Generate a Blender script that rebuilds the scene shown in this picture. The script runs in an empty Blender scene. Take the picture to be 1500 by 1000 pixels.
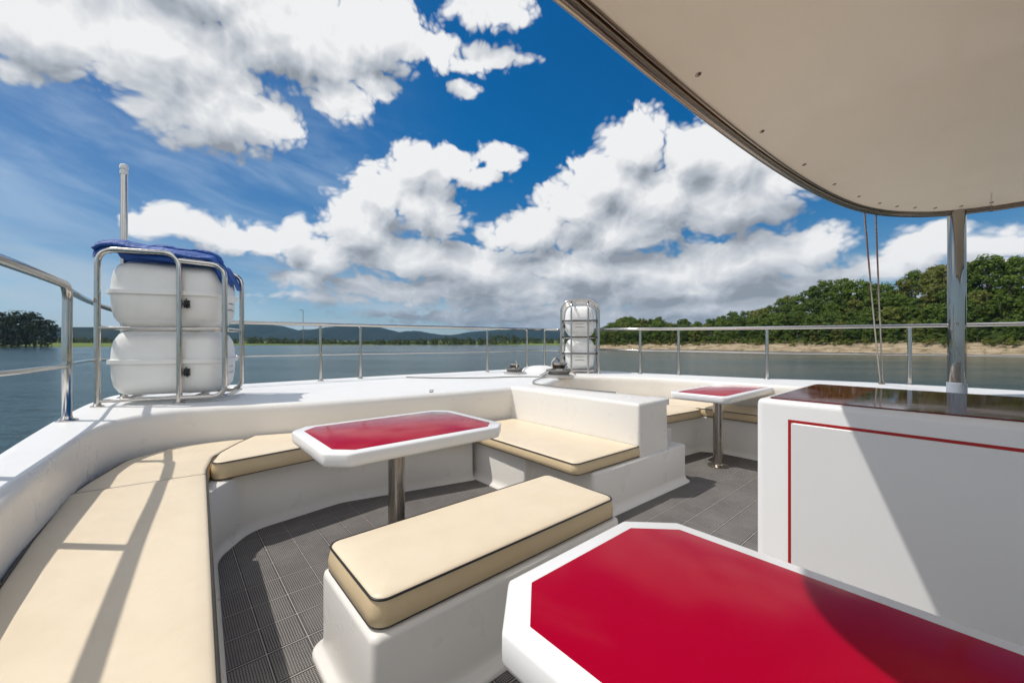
import bpy, bmesh, math, random
from mathutils import Vector, Matrix, noise as mnoise
random.seed(7)
R = math.radians
sc = bpy.context.scene
COL = sc.collection

# ------------------------------------------------------------------ camera
# axes follow the boat: X to starboard, Y towards the bow, Z up, cockpit floor at 0
VIEW = 41.0                      # compass heading of the view, from the bow towards starboard
EYE = 1.30
cam_d = bpy.data.cameras.new("camera")
cam_d.lens = 14.0; cam_d.sensor_width = 36.0
cam_d.clip_start = 0.02; cam_d.clip_end = 30000.0
cam = bpy.data.objects.new("camera", cam_d); COL.objects.link(cam)
cam.location = (0, 0, EYE)
cam.rotation_euler = (R(90), 0, R(-VIEW))
sc.camera = cam

# ------------------------------------------------------------------ sun, exposure
SUN_AZ, SUN_EL = VIEW - 90.0, 59.5
sun_v = Vector((math.sin(R(SUN_AZ))*math.cos(R(SUN_EL)), math.cos(R(SUN_AZ))*math.cos(R(SUN_EL)), math.sin(R(SUN_EL))))
sd = bpy.data.lights.new("sun", 'SUN'); sd.energy = 3.0; sd.angle = R(0.5); sd.color = (1.0, 0.955, 0.89)
sun = bpy.data.objects.new("sun", sd); COL.objects.link(sun)
sun.rotation_euler = sun_v.to_track_quat('Z', 'Y').to_euler()
sun.location = (-20, 20, 40)
vs = sc.view_settings
sc.display_settings.display_device = 'sRGB'
vs.view_transform = 'Standard'; vs.look = 'None'; vs.gamma = 1.0; vs.use_curve_mapping = False
vs.exposure = 0.10

# ------------------------------------------------------------------ sky
world = bpy.data.worlds.new("World"); sc.world = world
world.use_nodes = True
wt = world.node_tree; wt.nodes.clear()

class NB:
    """small helper that writes shader nodes as expressions"""
    def __init__(self, tree): self.t = tree
    def n(self, kind, **kw):
        nd = self.t.nodes.new(kind)
        for k, v in kw.items(): setattr(nd, k, v)
        return nd
    def put(self, sock, v):
        if isinstance(v, bpy.types.NodeSocket): self.t.links.new(v, sock)
        elif v is not None: sock.default_value = v
    def m(self, op, a, b=None, c=None, clamp=False):
        nd = self.n('ShaderNodeMath', operation=op); nd.use_clamp = clamp
        for i, v in enumerate((a, b, c)):
            if v is not None: self.put(nd.inputs[i], v)
        return nd.outputs[0]
    def v(self, op, a, b=None, c=None, scale=None):
        nd = self.n('ShaderNodeVectorMath', operation=op)
        for i, v in enumerate((a, b, c)):
            if v is not None: self.put(nd.inputs[i], v)
        if scale is not None: self.put(nd.inputs['Scale'], scale)
        return nd.outputs['Value'] if op in ('LENGTH', 'DOT_PRODUCT', 'DISTANCE') else nd.outputs['Vector']
    def xyz(self, x, y, z):
        nd = self.n('ShaderNodeCombineXYZ')
        for i, v in enumerate((x, y, z)): self.put(nd.inputs[i], v)
        return nd.outputs[0]
    def sep(self, v):
        nd = self.n('ShaderNodeSeparateXYZ'); self.put(nd.inputs[0], v); return nd.outputs
    def mix(self, f, a, b, blend='MIX'):
        nd = self.n('ShaderNodeMix', data_type='RGBA', blend_type=blend)
        self.put(nd.inputs[0], f); self.put(nd.inputs[6], a); self.put(nd.inputs[7], b)
        return nd.outputs[2]
    def ramp(self, v, lo, hi, a=0.0, b=1.0, kind='SMOOTHSTEP'):
        nd = self.n('ShaderNodeMapRange', interpolation_type=kind)
        for i, x in enumerate((v, lo, hi, a, b)): self.put(nd.inputs[i], x)
        return nd.outputs[0]
    def noise(self, vec, scale, detail=4, rough=0.55, dist=0.0, dims='3D'):
        nd = self.n('ShaderNodeTexNoise', noise_dimensions=dims)
        self.put(nd.inputs['Vector'], vec)
        nd.inputs['Scale'].default_value = scale; nd.inputs['Detail'].default_value = detail
        nd.inputs['Roughness'].default_value = rough; nd.inputs['Distortion'].default_value = dist
        return nd.outputs['Fac']
    def bump(self, h, strength=0.3, dist=0.01):
        nd = self.n('ShaderNodeBump'); self.put(nd.inputs['Height'], h)
        nd.inputs['Strength'].default_value = strength; nd.inputs['Distance'].default_value = dist
        return nd.outputs[0]

# cumulus banks: compass azimuth, elevation, half width, half height (degrees), weight
PUFFS = [
    (-2.3,36.4,27.0,5.6,1), (-8.8,27.5,8.2,4.7,1), (-0.2,29.6,10.6,5.6,1), (3.4,25.4,8.3,5.1,1), (9.3,25.0,4.6,3.1,1),
    (11.5,33.9,12.6,5.0,1), (21.6,36.4,8.3,4.5,1), (18.2,29.0,4.3,2.8,0.95), (22.6,31.4,3.7,2.2,0.9), (30.3,35.9,5.2,2.8,0.75),
    (37.6,35.4,6.9,2.0,0.72), (38.1,40.0,8.8,2.6,0.72), (-10.4,22.9,3.1,1.5,0.7), (-6.0,24.4,2.3,1.2,0.62), (33.7,32.3,2.9,1.3,0.7),
    (27.0,23.6,3.9,3.2,1), (31.7,23.6,4.3,2.6,1), (35.6,22.1,5.4,1.7,0.85), (38.9,24.7,3.5,2.2,0.95), (28.4,18.9,5.1,5.1,1),
    (23.0,19.3,4.9,4.2,1), (20.3,14.8,6.0,5.2,1), (30.8,16.9,4.8,3.5,0.9), (15.8,11.0,5.6,3.4,0.95), (12.4,13.1,2.3,2.5,1),
    (0.7,12.9,3.5,2.1,1), (4.6,12.1,5.1,2.4,1), (9.3,12.2,5.0,2.1,0.95), (-1.8,12.4,1.8,1.8,0.95), (26.6,11.7,11.1,3.3,0.95),
    (36.1,10.2,13.7,4.0,1), (42.5,14.9,7.9,2.9,0.9), (13.8,7.6,6.6,1.9,0.8), (58.1,25.4,5.2,4.4,1), (53.6,21.5,5.6,4.3,1),
    (50.3,18.3,6.7,3.9,1), (44.4,16.0,6.9,2.7,0.95), (65.0,23.5,4.5,3.6,1), (69.4,21.8,6.1,5.1,1), (61.2,18.7,10.4,5.8,1),
    (69.7,16.7,7.6,4.9,1), (74.4,18.2,4.2,3.6,0.85), (55.4,15.1,13.8,3.2,1), (50.7,10.3,12.4,3.9,1), (61.2,9.0,12.1,3.4,1),
    (71.2,9.7,10.3,4.3,1), (77.7,10.9,4.4,3.0,0.9), (79.6,7.5,4.5,2.3,0.95), (65.0,6.4,21.3,2.8,1), (70.5,3.8,22.3,2.6,1),
    (42.0,6.8,18.7,3.3,0.95), (45.9,3.7,25.4,1.9,0.85), (57.2,2.5,27.2,1.9,0.9), (26.6,7.1,17.5,2.2,0.88), (16.2,5.3,12.9,1.2,0.6),
    (30.3,3.7,19.0,1.2,0.62), (86.3,9.2,3.0,2.6,1), (87.8,10.0,1.8,1.7,1), (83.8,8.0,3.2,1.6,0.9), (91.2,9.0,4.4,2.1,0.8),
    (89.1,6.5,7.0,1.9,0.8),
    (-70,30,30,9,1), (-95,12,26,5,1), (-45,8,12,3,.9), (125,10,22,5,1), (150,30,26,10,1), (185,13,30,6,1), (-140,22,30,9,1), (-150,8,22,3,1), (215,52,50,12,.9), (-60,58,60,12,1), (205,24,75,20,1), (-115,26,60,18,1), (41,84,400,14,1),  # out of view; wide overhead and rear banks are added to fill the shade
]
w_ = NB(wt)
tc = w_.n('ShaderNodeTexCoord')
dirv = w_.v('NORMALIZE', tc.outputs['Generated'])
dx, dy, dz = w_.sep(dirv)
azd = w_.m('MULTIPLY', w_.m('ARCTAN2', dx, dy), 57.29578)
azd = w_.m('ADD', w_.m('FLOORED_MODULO', w_.m('ADD', azd, 139.0), 360.0), -139.0)   # seam behind the camera
eld = w_.m('MULTIPLY', w_.m('ARCSINE', dz), 57.29578)
Pv = w_.xyz(azd, eld, 0.0)                               # (azimuth, elevation, 0) in degrees
warp = w_.n('ShaderNodeTexNoise', noise_dimensions='2D'); w_.put(warp.inputs['Vector'], Pv)
warp.inputs['Scale'].default_value = 0.15; warp.inputs['Detail'].default_value = 1.0
Pw = w_.v('ADD', Pv, w_.v('MULTIPLY', w_.v('SUBTRACT', warp.outputs['Color'], (0.5, 0.5, 0.5)), (3.6, 2.2, 0)))

def banks(p):                                            # the large forms of the banks
    acc = None
    for az, el, ra, re, w in PUFFS:
        k = 1.40
        q = w_.v('MULTIPLY_ADD', p, (1/(ra*k), 1/(re*k), 0), (-az/(ra*k), -el/(re*k), 0))
        b = w_.m('MULTIPLY_ADD', w_.v('LENGTH', q), -w, w)
        acc = b if acc is None else w_.m('SMOOTH_MAX', acc, b, 0.10)
    return w_.m('MAXIMUM', acc, -1.0)

def grain(p):                                            # the small heads and rags
    x_, y_, _ = w_.sep(p)                                # flatter grain near the horizon
    pn = w_.xyz(x_, w_.m('MULTIPLY_ADD', w_.m('LOGARITHM', w_.m('ADD', w_.m('MAXIMUM', y_, -1.5), 2.5), math.e), 7.0, w_.m('MULTIPLY', y_, 0.95)), 0.0)
    n1 = w_.noise(pn, 0.30, 6, 0.50, 0.0, '2D')
    vo = w_.n('ShaderNodeTexVoronoi', voronoi_dimensions='2D', feature='F1'); w_.put(vo.inputs['Vector'], pn)
    vo.inputs['Scale'].default_value = 0.52; vo.inputs['Detail'].default_value = 1.0; vo.inputs['Roughness'].default_value = 0.5; vo.inputs['Lacunarity'].default_value = 2.3
    heads = w_.m('SUBTRACT', 0.36, w_.m('POWER', vo.outputs['Distance'], 1.6))
    return w_.m('ADD', w_.m('MULTIPLY', w_.m('SUBTRACT', n1, 0.5), 0.85), w_.m('MULTIPLY', heads, 0.42))
B0 = banks(Pw)
B2 = banks(w_.v('ADD', Pw, (-1.4, 3.6, 0)))
G0 = grain(Pw)
G1 = grain(w_.v('ADD', Pw, (-0.7, 0.8, 0)))
D0 = w_.m('MULTIPLY_ADD', w_.m('SUBTRACT', B0, 0.255), 2.1, G0)
soft = w_.ramp(eld, 4, 20, 0.62, 0.46, 'LINEAR')
alpha = w_.ramp(w_.m('DIVIDE', w_.m('ADD', D0, 0.06), soft), 0.0, 1.0)
relief = w_.m('SUBTRACT', G0, G1)                        # facing the light: positive
macro = w_.m('SUBTRACT', B0, B2)                         # crown of a bank: positive, base: negative
depth = w_.ramp(D0, 0.1, 1.5)
lum = w_.m('ADD', w_.ramp(w_.noise(Pw, 0.16, 2, 0.5, 0.0, '2D'), 0.3, 0.7, 0.55, 0.67), w_.m('MULTIPLY', relief, 0.22))
lum = w_.m('ADD', lum, w_.m('MULTIPLY', macro, 0.72))
lum = w_.m('SUBTRACT', lum, w_.m('MULTIPLY', depth, 0.10))
lowdim = w_.ramp(eld, 2.0, 24.0, 0.76, 1.22, 'LINEAR')
lum = w_.m('MULTIPLY', lum, lowdim)
lum = w_.m('MINIMUM', w_.m('MAXIMUM', lum, 0.30), 0.83)
lum = w_.m('MULTIPLY', lum, w_.m('MAXIMUM', w_.ramp(eld, 44, 62, 1.0, 1.7), w_.ramp(w_.m('ABSOLUTE', w_.m('SUBTRACT', azd, 41)), 75, 120, 1.0, 1.5)))   # unseen clouds overhead and behind are raised as added fill light
ccol = w_.mix(w_.ramp(lum, 0.25, 0.9), (0.88, 0.97, 1.10, 1), (1.0, 1.0, 1.0, 1))
ccol = w_.v('SCALE', ccol, scale=lum)
# thin high cirrus, streaked
Pc = w_.xyz(w_.m('MULTIPLY', w_.m('ADD', azd, w_.m('MULTIPLY', eld, 0.6)), 0.06), w_.m('MULTIPLY', w_.m('ADD', eld, w_.m('MULTIPLY', azd, 0.16)), 0.17), 0.0)
ci = w_.ramp(w_.noise(Pc, 1.2, 5, 0.55, 0.25, '2D'), 0.30, 0.85)
ci = w_.m('MULTIPLY', ci, w_.m('MULTIPLY', w_.ramp(azd, 34, 8, 0.0, 0.50), w_.ramp(eld, 32, 20, 0.3, 1.0)))
sky = w_.n('ShaderNodeTexSky', sky_type='NISHITA')
sky.sun_disc = False; sky.sun_elevation = R(SUN_EL); sky.sun_rotation = R(SUN_AZ)
sky.air_density = 1.0; sky.dust_density = 0.4; sky.ozone_density = 2.5; sky.altitude = 0
SKY_STRENGTH = 0.10
deep = w_.n('ShaderNodeHueSaturation'); deep.inputs['Saturation'].default_value = 1.30; deep.inputs['Value'].default_value = 0.78
w_.put(deep.inputs['Color'], sky.outputs[0])
# the polarised depth of the blue, strongest away from the horizon
pol = w_.m('MULTIPLY', w_.ramp(eld, 2, 27), w_.ramp(w_.m('ABSOLUTE', w_.m('SUBTRACT', azd, 62)), 70, 22))
skyc = w_.mix(1.0, deep.outputs[0], w_.mix(pol, w_.mix(w_.ramp(eld, 1, 9), (0.74, 0.92, 1.16, 1), (0.90, 0.94, 0.98, 1)), (0.06, 0.90, 1.14, 1)), 'MULTIPLY')
inv = 1.0 / SKY_STRENGTH
skyc = w_.mix(ci, skyc, (0.52*inv, 0.64*inv, 0.76*inv, 1))
Pl = w_.xyz(w_.m('MULTIPLY', azd, 0.05), w_.m('MULTIPLY', eld, 0.42), 0.0)   # pale layers low over the far shore
veil = w_.m('MULTIPLY', w_.ramp(w_.noise(Pl, 1.0, 5, 0.55, 0.3, '2D'), 0.30, 0.72), w_.ramp(eld, 13, 3, 0.0, 0.75))
skyc = w_.mix(veil, skyc, (0.46*inv, 0.53*inv, 0.59*inv, 1))
out_c = w_.mix(alpha, skyc, w_.v('SCALE', ccol, scale=inv))
bg = w_.n('ShaderNodeBackground'); w_.put(bg.inputs[0], out_c); bg.inputs[1].default_value = SKY_STRENGTH
wo = w_.n('ShaderNodeOutputWorld'); wt.links.new(bg.outputs[0], wo.inputs[0])
world.cycles.sampling_method = 'NONE'
sc.cycles.adaptive_threshold = 0.02
sc.cycles.max_bounces = 8; sc.cycles.diffuse_bounces = 3; sc.cycles.glossy_bounces = 4; sc.cycles.transmission_bounces = 3

# ------------------------------------------------------------------ materials
def mat(name, col=(0.5, 0.5, 0.5), rough=0.5, metal=0.0, coat=0.0, ior=1.5):
    m = bpy.data.materials.new(name); m.use_nodes = True
    b = m.node_tree.nodes['Principled BSDF']
    b.inputs['Base Color'].default_value = (*col, 1); b.inputs['Roughness'].default_value = rough
    b.inputs['Metallic'].default_value = metal; b.inputs['IOR'].default_value = ior
    b.inputs['Coat Weight'].default_value = coat; b.inputs['Coat Roughness'].default_value = 0.06
    return m, NB(m.node_tree), b
def pos(nb):
    return nb.n('ShaderNodeNewGeometry').outputs['Position']
def objc(nb):
    return nb.n('ShaderNodeTexCoord').outputs['Object']

# gelcoat: white, slightly wavy, a little grime
GEL, nb, b = mat("gelcoat", (0.80, 0.79, 0.77), 0.28)
p = pos(nb)
gr = nb.ramp(nb.noise(p, 2.3, 6, 0.62), 0.42, 0.80)
gr2 = nb.ramp(nb.noise(p, 23.0, 4, 0.6), 0.60, 0.78)
nb.put(b.inputs['Base Color'], nb.mix(nb.m('MULTIPLY', gr, 0.10), (0.81, 0.782, 0.735, 1), (0.73, 0.70, 0.65, 1)))
nb.put(b.inputs['Roughness'], nb.ramp(nb.noise(p, 5.0, 4), 0.3, 0.7, 0.27, 0.31))
nb.put(b.inputs['Normal'], nb.bump(nb.m('ADD', nb.noise(p, 1.4, 1), nb.m('MULTIPLY', nb.noise(p, 160.0, 2), 0.003)), 0.02, 0.03))

GELW, nb, b = mat("white_gelcoat", (0.82, 0.815, 0.81), 0.26)
p = pos(nb)
nb.put(b.inputs['Base Color'], nb.mix(nb.m('MULTIPLY', nb.ramp(nb.noise(p, 2.0, 6, 0.6), 0.42, 0.80), 0.15), (0.825, 0.82, 0.815, 1), (0.72, 0.71, 0.69, 1)))
nb.put(b.inputs['Normal'], nb.bump(nb.noise(p, 150.0, 2), 0.02, 0.002))

# deck paint: white with a faint non-skid grain
DECKM, nb, b = mat("deck_paint", (0.80, 0.80, 0.80), 0.45)
p = pos(nb)
gr = nb.ramp(nb.noise(p, 1.7, 7, 0.66), 0.45, 0.82)
nb.put(b.inputs['Base Color'], nb.mix(nb.m('MULTIPLY', gr, 0.4), (0.77, 0.765, 0.745, 1), (0.63, 0.625, 0.605, 1)))
nb.put(b.inputs['Normal'], nb.bump(nb.noise(p, 260.0, 2), 0.12, 0.002))

CAN, nb, b = mat("canister_plastic", (0.78, 0.78, 0.75), 0.33)
p = objc(nb)
gr = nb.ramp(nb.noise(p, 4.0, 6, 0.65), 0.42, 0.75)
nb.put(b.inputs['Base Color'], nb.mix(nb.m('MULTIPLY', gr, 0.5), (0.86, 0.855, 0.83, 1), (0.76, 0.75, 0.71, 1)))
nb.put(b.inputs['Normal'], nb.bump(nb.noise(p, 5.0, 2), 0.04, 0.03))

def vinyl(name, c1, c2):
    m, nb, b = mat(name, c1, 0.46)
    p = pos(nb)
    vo = nb.n('ShaderNodeTexVoronoi', feature='F1'); nb.put(vo.inputs['Vector'], p); vo.inputs['Scale'].default_value = 420.0
    wr = nb.noise(nb.v('MULTIPLY', p, (1.0, 1.0, 1.0)), 7.0, 3, 0.5, 0.4)
    nb.put(b.inputs['Base Color'], nb.mix(nb.ramp(nb.noise(p, 3.1, 6, 0.6), 0.35, 0.75), (*c1, 1), (*c2, 1)))
    nb.put(b.inputs['Roughness'], nb.ramp(nb.noise(p, 9.0, 3), 0.3, 0.7, 0.40, 0.55))
    nb.put(b.inputs['Normal'], nb.bump(nb.m('ADD', nb.m('MULTIPLY', vo.outputs['Distance'], 0.035), wr), 0.28, 0.014))
    return m
VINYL = vinyl("cream_vinyl", (0.76, 0.645, 0.475), (0.72, 0.60, 0.43))
VINYLS = vinyl("tan_vinyl_side", (0.70, 0.55, 0.34), (0.66, 0.51, 0.31))
PIPE, nb, b = mat("black_piping", (0.018, 0.017, 0.016), 0.4)

def redgloss(name, c):          # lacquer seen through a polariser: the mirror layer is held down
    m, nb, b = mat(name, c, 0.16)
    p = pos(nb); t = m.node_tree
    sc_ = nb.ramp(nb.noise(nb.v('MULTIPLY', p, (6.0, 60.0, 6.0)), 2.0, 4, 0.6), 0.55, 0.75)
    nrm = nb.bump(nb.noise(p, 1.6, 2), 0.05, 0.03)
    df = nb.n('ShaderNodeBsdfDiffuse'); nb.put(df.inputs[0], nb.mix(nb.m('MULTIPLY', sc_, 0.10), (*c, 1), (c[0]*1.08, c[1]*3+.006, c[2]*2+.006, 1)))
    gl = nb.n('ShaderNodeBsdfGlossy'); gl.inputs[0].default_value = (1, 1, 1, 1)
    nb.put(gl.inputs['Roughness'], nb.ramp(nb.noise(p, 4.0, 6, 0.65), 0.35, 0.75, 0.10, 0.22))
    fr = nb.n('ShaderNodeFresnel'); fr.inputs[0].default_value = 1.42
    mx = nb.n('ShaderNodeMixShader'); nb.put(mx.inputs[0], nb.m('MULTIPLY', nb.m('POWER', fr.outputs[0], 1.6), 1.3))
    for n_ in (df, gl, fr): nb.put(n_.inputs['Normal'], nrm)
    t.links.new(df.outputs[0], mx.inputs[1]); t.links.new(gl.outputs[0], mx.inputs[2])
    t.links.new(mx.outputs[0], t.nodes['Material Output'].inputs[0]); t.nodes.remove(b)
    return m
RED = redgloss("red_laminate", (0.35, 0.001, 0.020))
DRED, nb, b = mat("dark_red_laminate", (0.11, 0.003, 0.006), 0.06)
nb.put(b.inputs['Roughness'], nb.ramp(nb.noise(pos(nb), 5.0, 5, 0.6), 0.35, 0.75, 0.04, 0.10))
STRIPE, nb, b = mat("red_stripe", (0.42, 0.012, 0.012), 0.35)

STEEL, nb, b = mat("polished_steel", (0.60, 0.565, 0.52), 0.12, 1.0)
p = pos(nb)
nb.put(b.inputs['Roughness'], nb.ramp(nb.noise(nb.v('MULTIPLY', p, (60, 60, 6)), 2.0, 4), 0.3, 0.7, 0.08, 0.22))
CHROME, nb, b = mat("mirror_steel", (0.38, 0.35, 0.32), 0.045, 1.0)
BRUSH, nb, b = mat("brushed_steel", (0.38, 0.345, 0.305), 0.26, 1.0)
p = objc(nb)
nb.put(b.inputs['Roughness'], nb.ramp(nb.noise(nb.v('MULTIPLY', p, (90, 90, 3)), 2.0, 4), 0.3, 0.7, 0.18, 0.36))
BLACK, nb, b = mat("black_rubber", (0.02, 0.02, 0.02), 0.45)
COLLAR, nb, b = mat("grey_collar", (0.34, 0.38, 0.44), 0.5)
ROPE, nb, b = mat("grey_rope", (0.20, 0.195, 0.185), 0.8)
CHAIN, nb, b = mat("worn_metal", (0.60, 0.58, 0.54), 0.38, 0.7)

TARP, nb, b = mat("blue_tarp", (0.012, 0.065, 0.30), 0.55)
p = objc(nb)
nb.put(b.inputs['Base Color'], nb.mix(nb.noise(p, 5.0, 4), (0.010, 0.068, 0.29, 1), (0.018, 0.105, 0.42, 1)))
nb.put(b.inputs['Normal'], nb.bump(nb.noise(nb.v('MULTIPLY', p, (4, 9, 9)), 2.0, 5, 0.6, 1.2), 0.7, 0.03))

# underside of the canopy: cream fibreglass, faintly stained
HOOD, nb, b = mat("canopy_cream", (0.66, 0.58, 0.48), 0.38, 0, 0.15)
p = pos(nb)
st = nb.ramp(nb.noise(nb.v('MULTIPLY', p, (1.0, 2.4, 1.0)), 1.3, 6, 0.65), 0.45, 0.78)
nb.put(b.inputs['Base Color'], nb.mix(nb.m('MULTIPLY', st, 0.5), (0.90, 0.815, 0.675, 1), (0.81, 0.715, 0.585, 1)))
nb.put(b.inputs['Normal'], nb.bump(nb.m('ADD', nb.noise(p, 1.1, 3), nb.m('MULTIPLY', nb.noise(p, 160, 2), 0.01)), 0.12, 0.05))

tr_ = nb.n('ShaderNodeBsdfTranslucent'); tr_.inputs[0].default_value = (0.90, 0.74, 0.54, 1)
mx_ = nb.n('ShaderNodeMixShader'); mx_.inputs[0].default_value = 0.10
t_ = HOOD.node_tree
t_.links.new(t_.nodes['Principled BSDF'].outputs[0], mx_.inputs[1]); t_.links.new(tr_.outputs[0], mx_.inputs[2]); t_.links.new(mx_.outputs[0], t_.nodes['Material Output'].inputs[0])

DARKSTEEL, nb, b = mat("bronzed_steel", (0.36, 0.29, 0.23), 0.24, 1.0)
# cockpit floor: dark ribbed deck tiles, about 0.30 m square, light joints
TILE, nb, b = mat("deck_tile", (0.06, 0.06, 0.06), 0.70)
b.inputs['Specular IOR Level'].default_value = 0.15
p = pos(nb)
x, y, z = nb.sep(p)
TX, TY = 0.158, 0.192
def cell(c, t): return nb.m('FRACT', nb.m('ADD', nb.m('DIVIDE', c, t), 100.0))
fx, fy = cell(x, TX), cell(y, TY)
ex = nb.m('ABSOLUTE', nb.m('SUBTRACT', fx, 0.5)); ey = nb.m('ABSOLUTE', nb.m('SUBTRACT', fy, 0.5))
edge = nb.m('MAXIMUM', ex, ey)
joint = nb.ramp(edge, 0.479, 0.491)
groove = nb.m('SUBTRACT', nb.ramp(edge, 0.455, 0.468), joint)
wob = nb.m('MULTIPLY', nb.m('SUBTRACT', nb.noise(p, 14.0, 3), 0.5), 0.004)
rx = nb.m('ABSOLUTE', nb.m('SINE', nb.m('MULTIPLY', nb.m('ADD', x, wob), math.pi/0.0095)))
ry = nb.m('ABSOLUTE', nb.m('SINE', nb.m('MULTIPLY', nb.m('ADD', y, wob), math.pi/0.0095)))
rib = nb.m('MULTIPLY', nb.ramp(rx, 0.25, 0.75), nb.ramp(ry, 0.25, 0.75))
tid = nb.n('ShaderNodeTexWhiteNoise', noise_dimensions='2D')
nb.put(tid.inputs['Vector'], nb.xyz(nb.m('FLOOR', nb.m('DIVIDE', x, TX)), nb.m('FLOOR', nb.m('DIVIDE', y, TY)), 0))
dust = nb.ramp(nb.noise(p, 3.2, 7, 0.68), 0.35, 0.78)
speck = nb.ramp(nb.noise(p, 70.0, 3, 0.6), 0.58, 0.76)
c0 = nb.mix(rib, (0.034, 0.033, 0.032, 1), (0.30, 0.28, 0.265, 1))
c0 = nb.mix(nb.m('MULTIPLY', tid.outputs['Value'], 0.30), c0, (0.10, 0.092, 0.087, 1))
c0 = nb.mix(nb.m('MULTIPLY_ADD', speck, 0.18, nb.m('MULTIPLY', dust, 0.28)), c0, (0.34, 0.315, 0.29, 1))
c0 = nb.mix(groove, c0, (0.035, 0.033, 0.032, 1))
c0 = nb.mix(joint, c0, (0.36, 0.335, 0.31, 1))
nb.put(b.inputs['Base Color'], c0)
nb.put(b.inputs['Normal'], nb.bump(nb.m('ADD', nb.m('MULTIPLY', rib, 0.6), nb.m('MULTIPLY', joint, 0.4)), 0.45, 0.003))

# ------------------------------------------------------------------ building helpers
def tag(o, label=None, cat=None, group=None, kind=None):
    if label: o['label'] = label
    if cat: o['category'] = cat
    if group: o['group'] = group
    if kind: o['kind'] = kind
    return o
def empty(name, loc=(0, 0, 0), rz=0.0):
    o = bpy.data.objects.new(name, None); COL.objects.link(o)
    o.location = loc; o.rotation_euler = (0, 0, rz); o.empty_display_size = 0.1
    return o
def link(name, me, m, parent=None):
    o = bpy.data.objects.new(name, me); COL.objects.link(o)
    for k in (m if isinstance(m, (list, tuple)) else [m]): me.materials.append(k)
    if parent: o.parent = parent
    return o

class MB:
    def __init__(self): self.v = []; self.f = []; self.mi = []; self.sm = []
    def add(self, vs, fs, mi=0, smooth=True):
        o = len(self.v); self.v += [tuple(q) for q in vs]
        for f in fs: self.f.append(tuple(i+o for i in f)); self.mi.append(mi); self.sm.append(smooth)
    def build(self, name, m, parent=None, angle=38, wn=False):
        me = bpy.data.meshes.new(name); me.from_pydata(self.v, [], self.f); me.update()
        for p_, i, s in zip(me.polygons, self.mi, self.sm): p_.material_index = i; p_.use_smooth = s
        if angle:
            bm = bmesh.new(); bm.from_mesh(me)
            for e in bm.edges:
                if len(e.link_faces) == 2 and e.calc_face_angle(0) > R(angle): e.smooth = False
            bm.to_mesh(me); bm.free()
        o = link(name, me, m, parent)
        if wn:
            w = o.modifiers.new("weighted_normal", 'WEIGHTED_NORMAL'); w.keep_sharp = True
        return o
    def rings(self, rs, closed=True, cap0=False, cap1=False, mi=0, mis=None, flip=False):
        n = len(rs[0]); o = len(self.v)
        for r in rs: self.v += [tuple(q) for q in r]
        for k in range(len(rs)-1):
            for i in range(n if closed else n-1):
                j = (i+1) % n
                f = (o+k*n+i, o+k*n+j, o+(k+1)*n+j, o+(k+1)*n+i)
                self.f.append(f[::-1] if flip else f); self.mi.append(mis[k] if mis else mi); self.sm.append(True)
        if cap0: self.f.append(tuple(o+i for i in range(n))[::-1]); self.mi.append(mis[0] if mis else mi); self.sm.append(True)
        if cap1:
            q = o+(len(rs)-1)*n; self.f.append(tuple(q+i for i in range(n))); self.mi.append(mis[-1] if mis else mi); self.sm.append(True)
    def tube(self, pts, r, seg=12, closed=False, cap=True, mi=0):
        pts = [Vector(p_) for p_ in pts]; n = len(pts); rs = []
        up = None
        for i, p_ in enumerate(pts):
            a = pts[i-1] if (i or closed) else p_; c = pts[(i+1) % n] if (i < n-1 or closed) else p_
            t = (c-a)
            if t.length < 1e-9: t = Vector((0, 0, 1))
            t.normalize()
            if up is None:
                up = Vector((0, 0, 1)) if abs(t.z) < 0.9 else Vector((1, 0, 0))
            s = t.cross(up)
            if s.length < 1e-6: s = t.cross(Vector((0.3, 0.9, 0.1)))
            s.normalize(); up = s.cross(t).normalized()
            rr = r[i] if isinstance(r, (list, tuple)) else r
            rs.append([p_ + (s*math.cos(2*math.pi*k/seg) + up*math.sin(2*math.pi*k/seg))*rr for k in range(seg)])
        if closed: rs.append(rs[0])
        self.rings(rs, True, cap and not closed, cap and not closed, mi, flip=True)
        if cap and not closed: self.sm[-2:] = [False, False]
    def lathe(self, prof, c=(0, 0, 0), seg=32, mi=0, cap0=True, cap1=True):
        self.rings([[(c[0]+r*math.cos(2*math.pi*k/seg), c[1]+r*math.sin(2*math.pi*k/seg), c[2]+z_) for k in range(seg)] for r, z_ in prof], True, cap0, cap1, mi)

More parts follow.
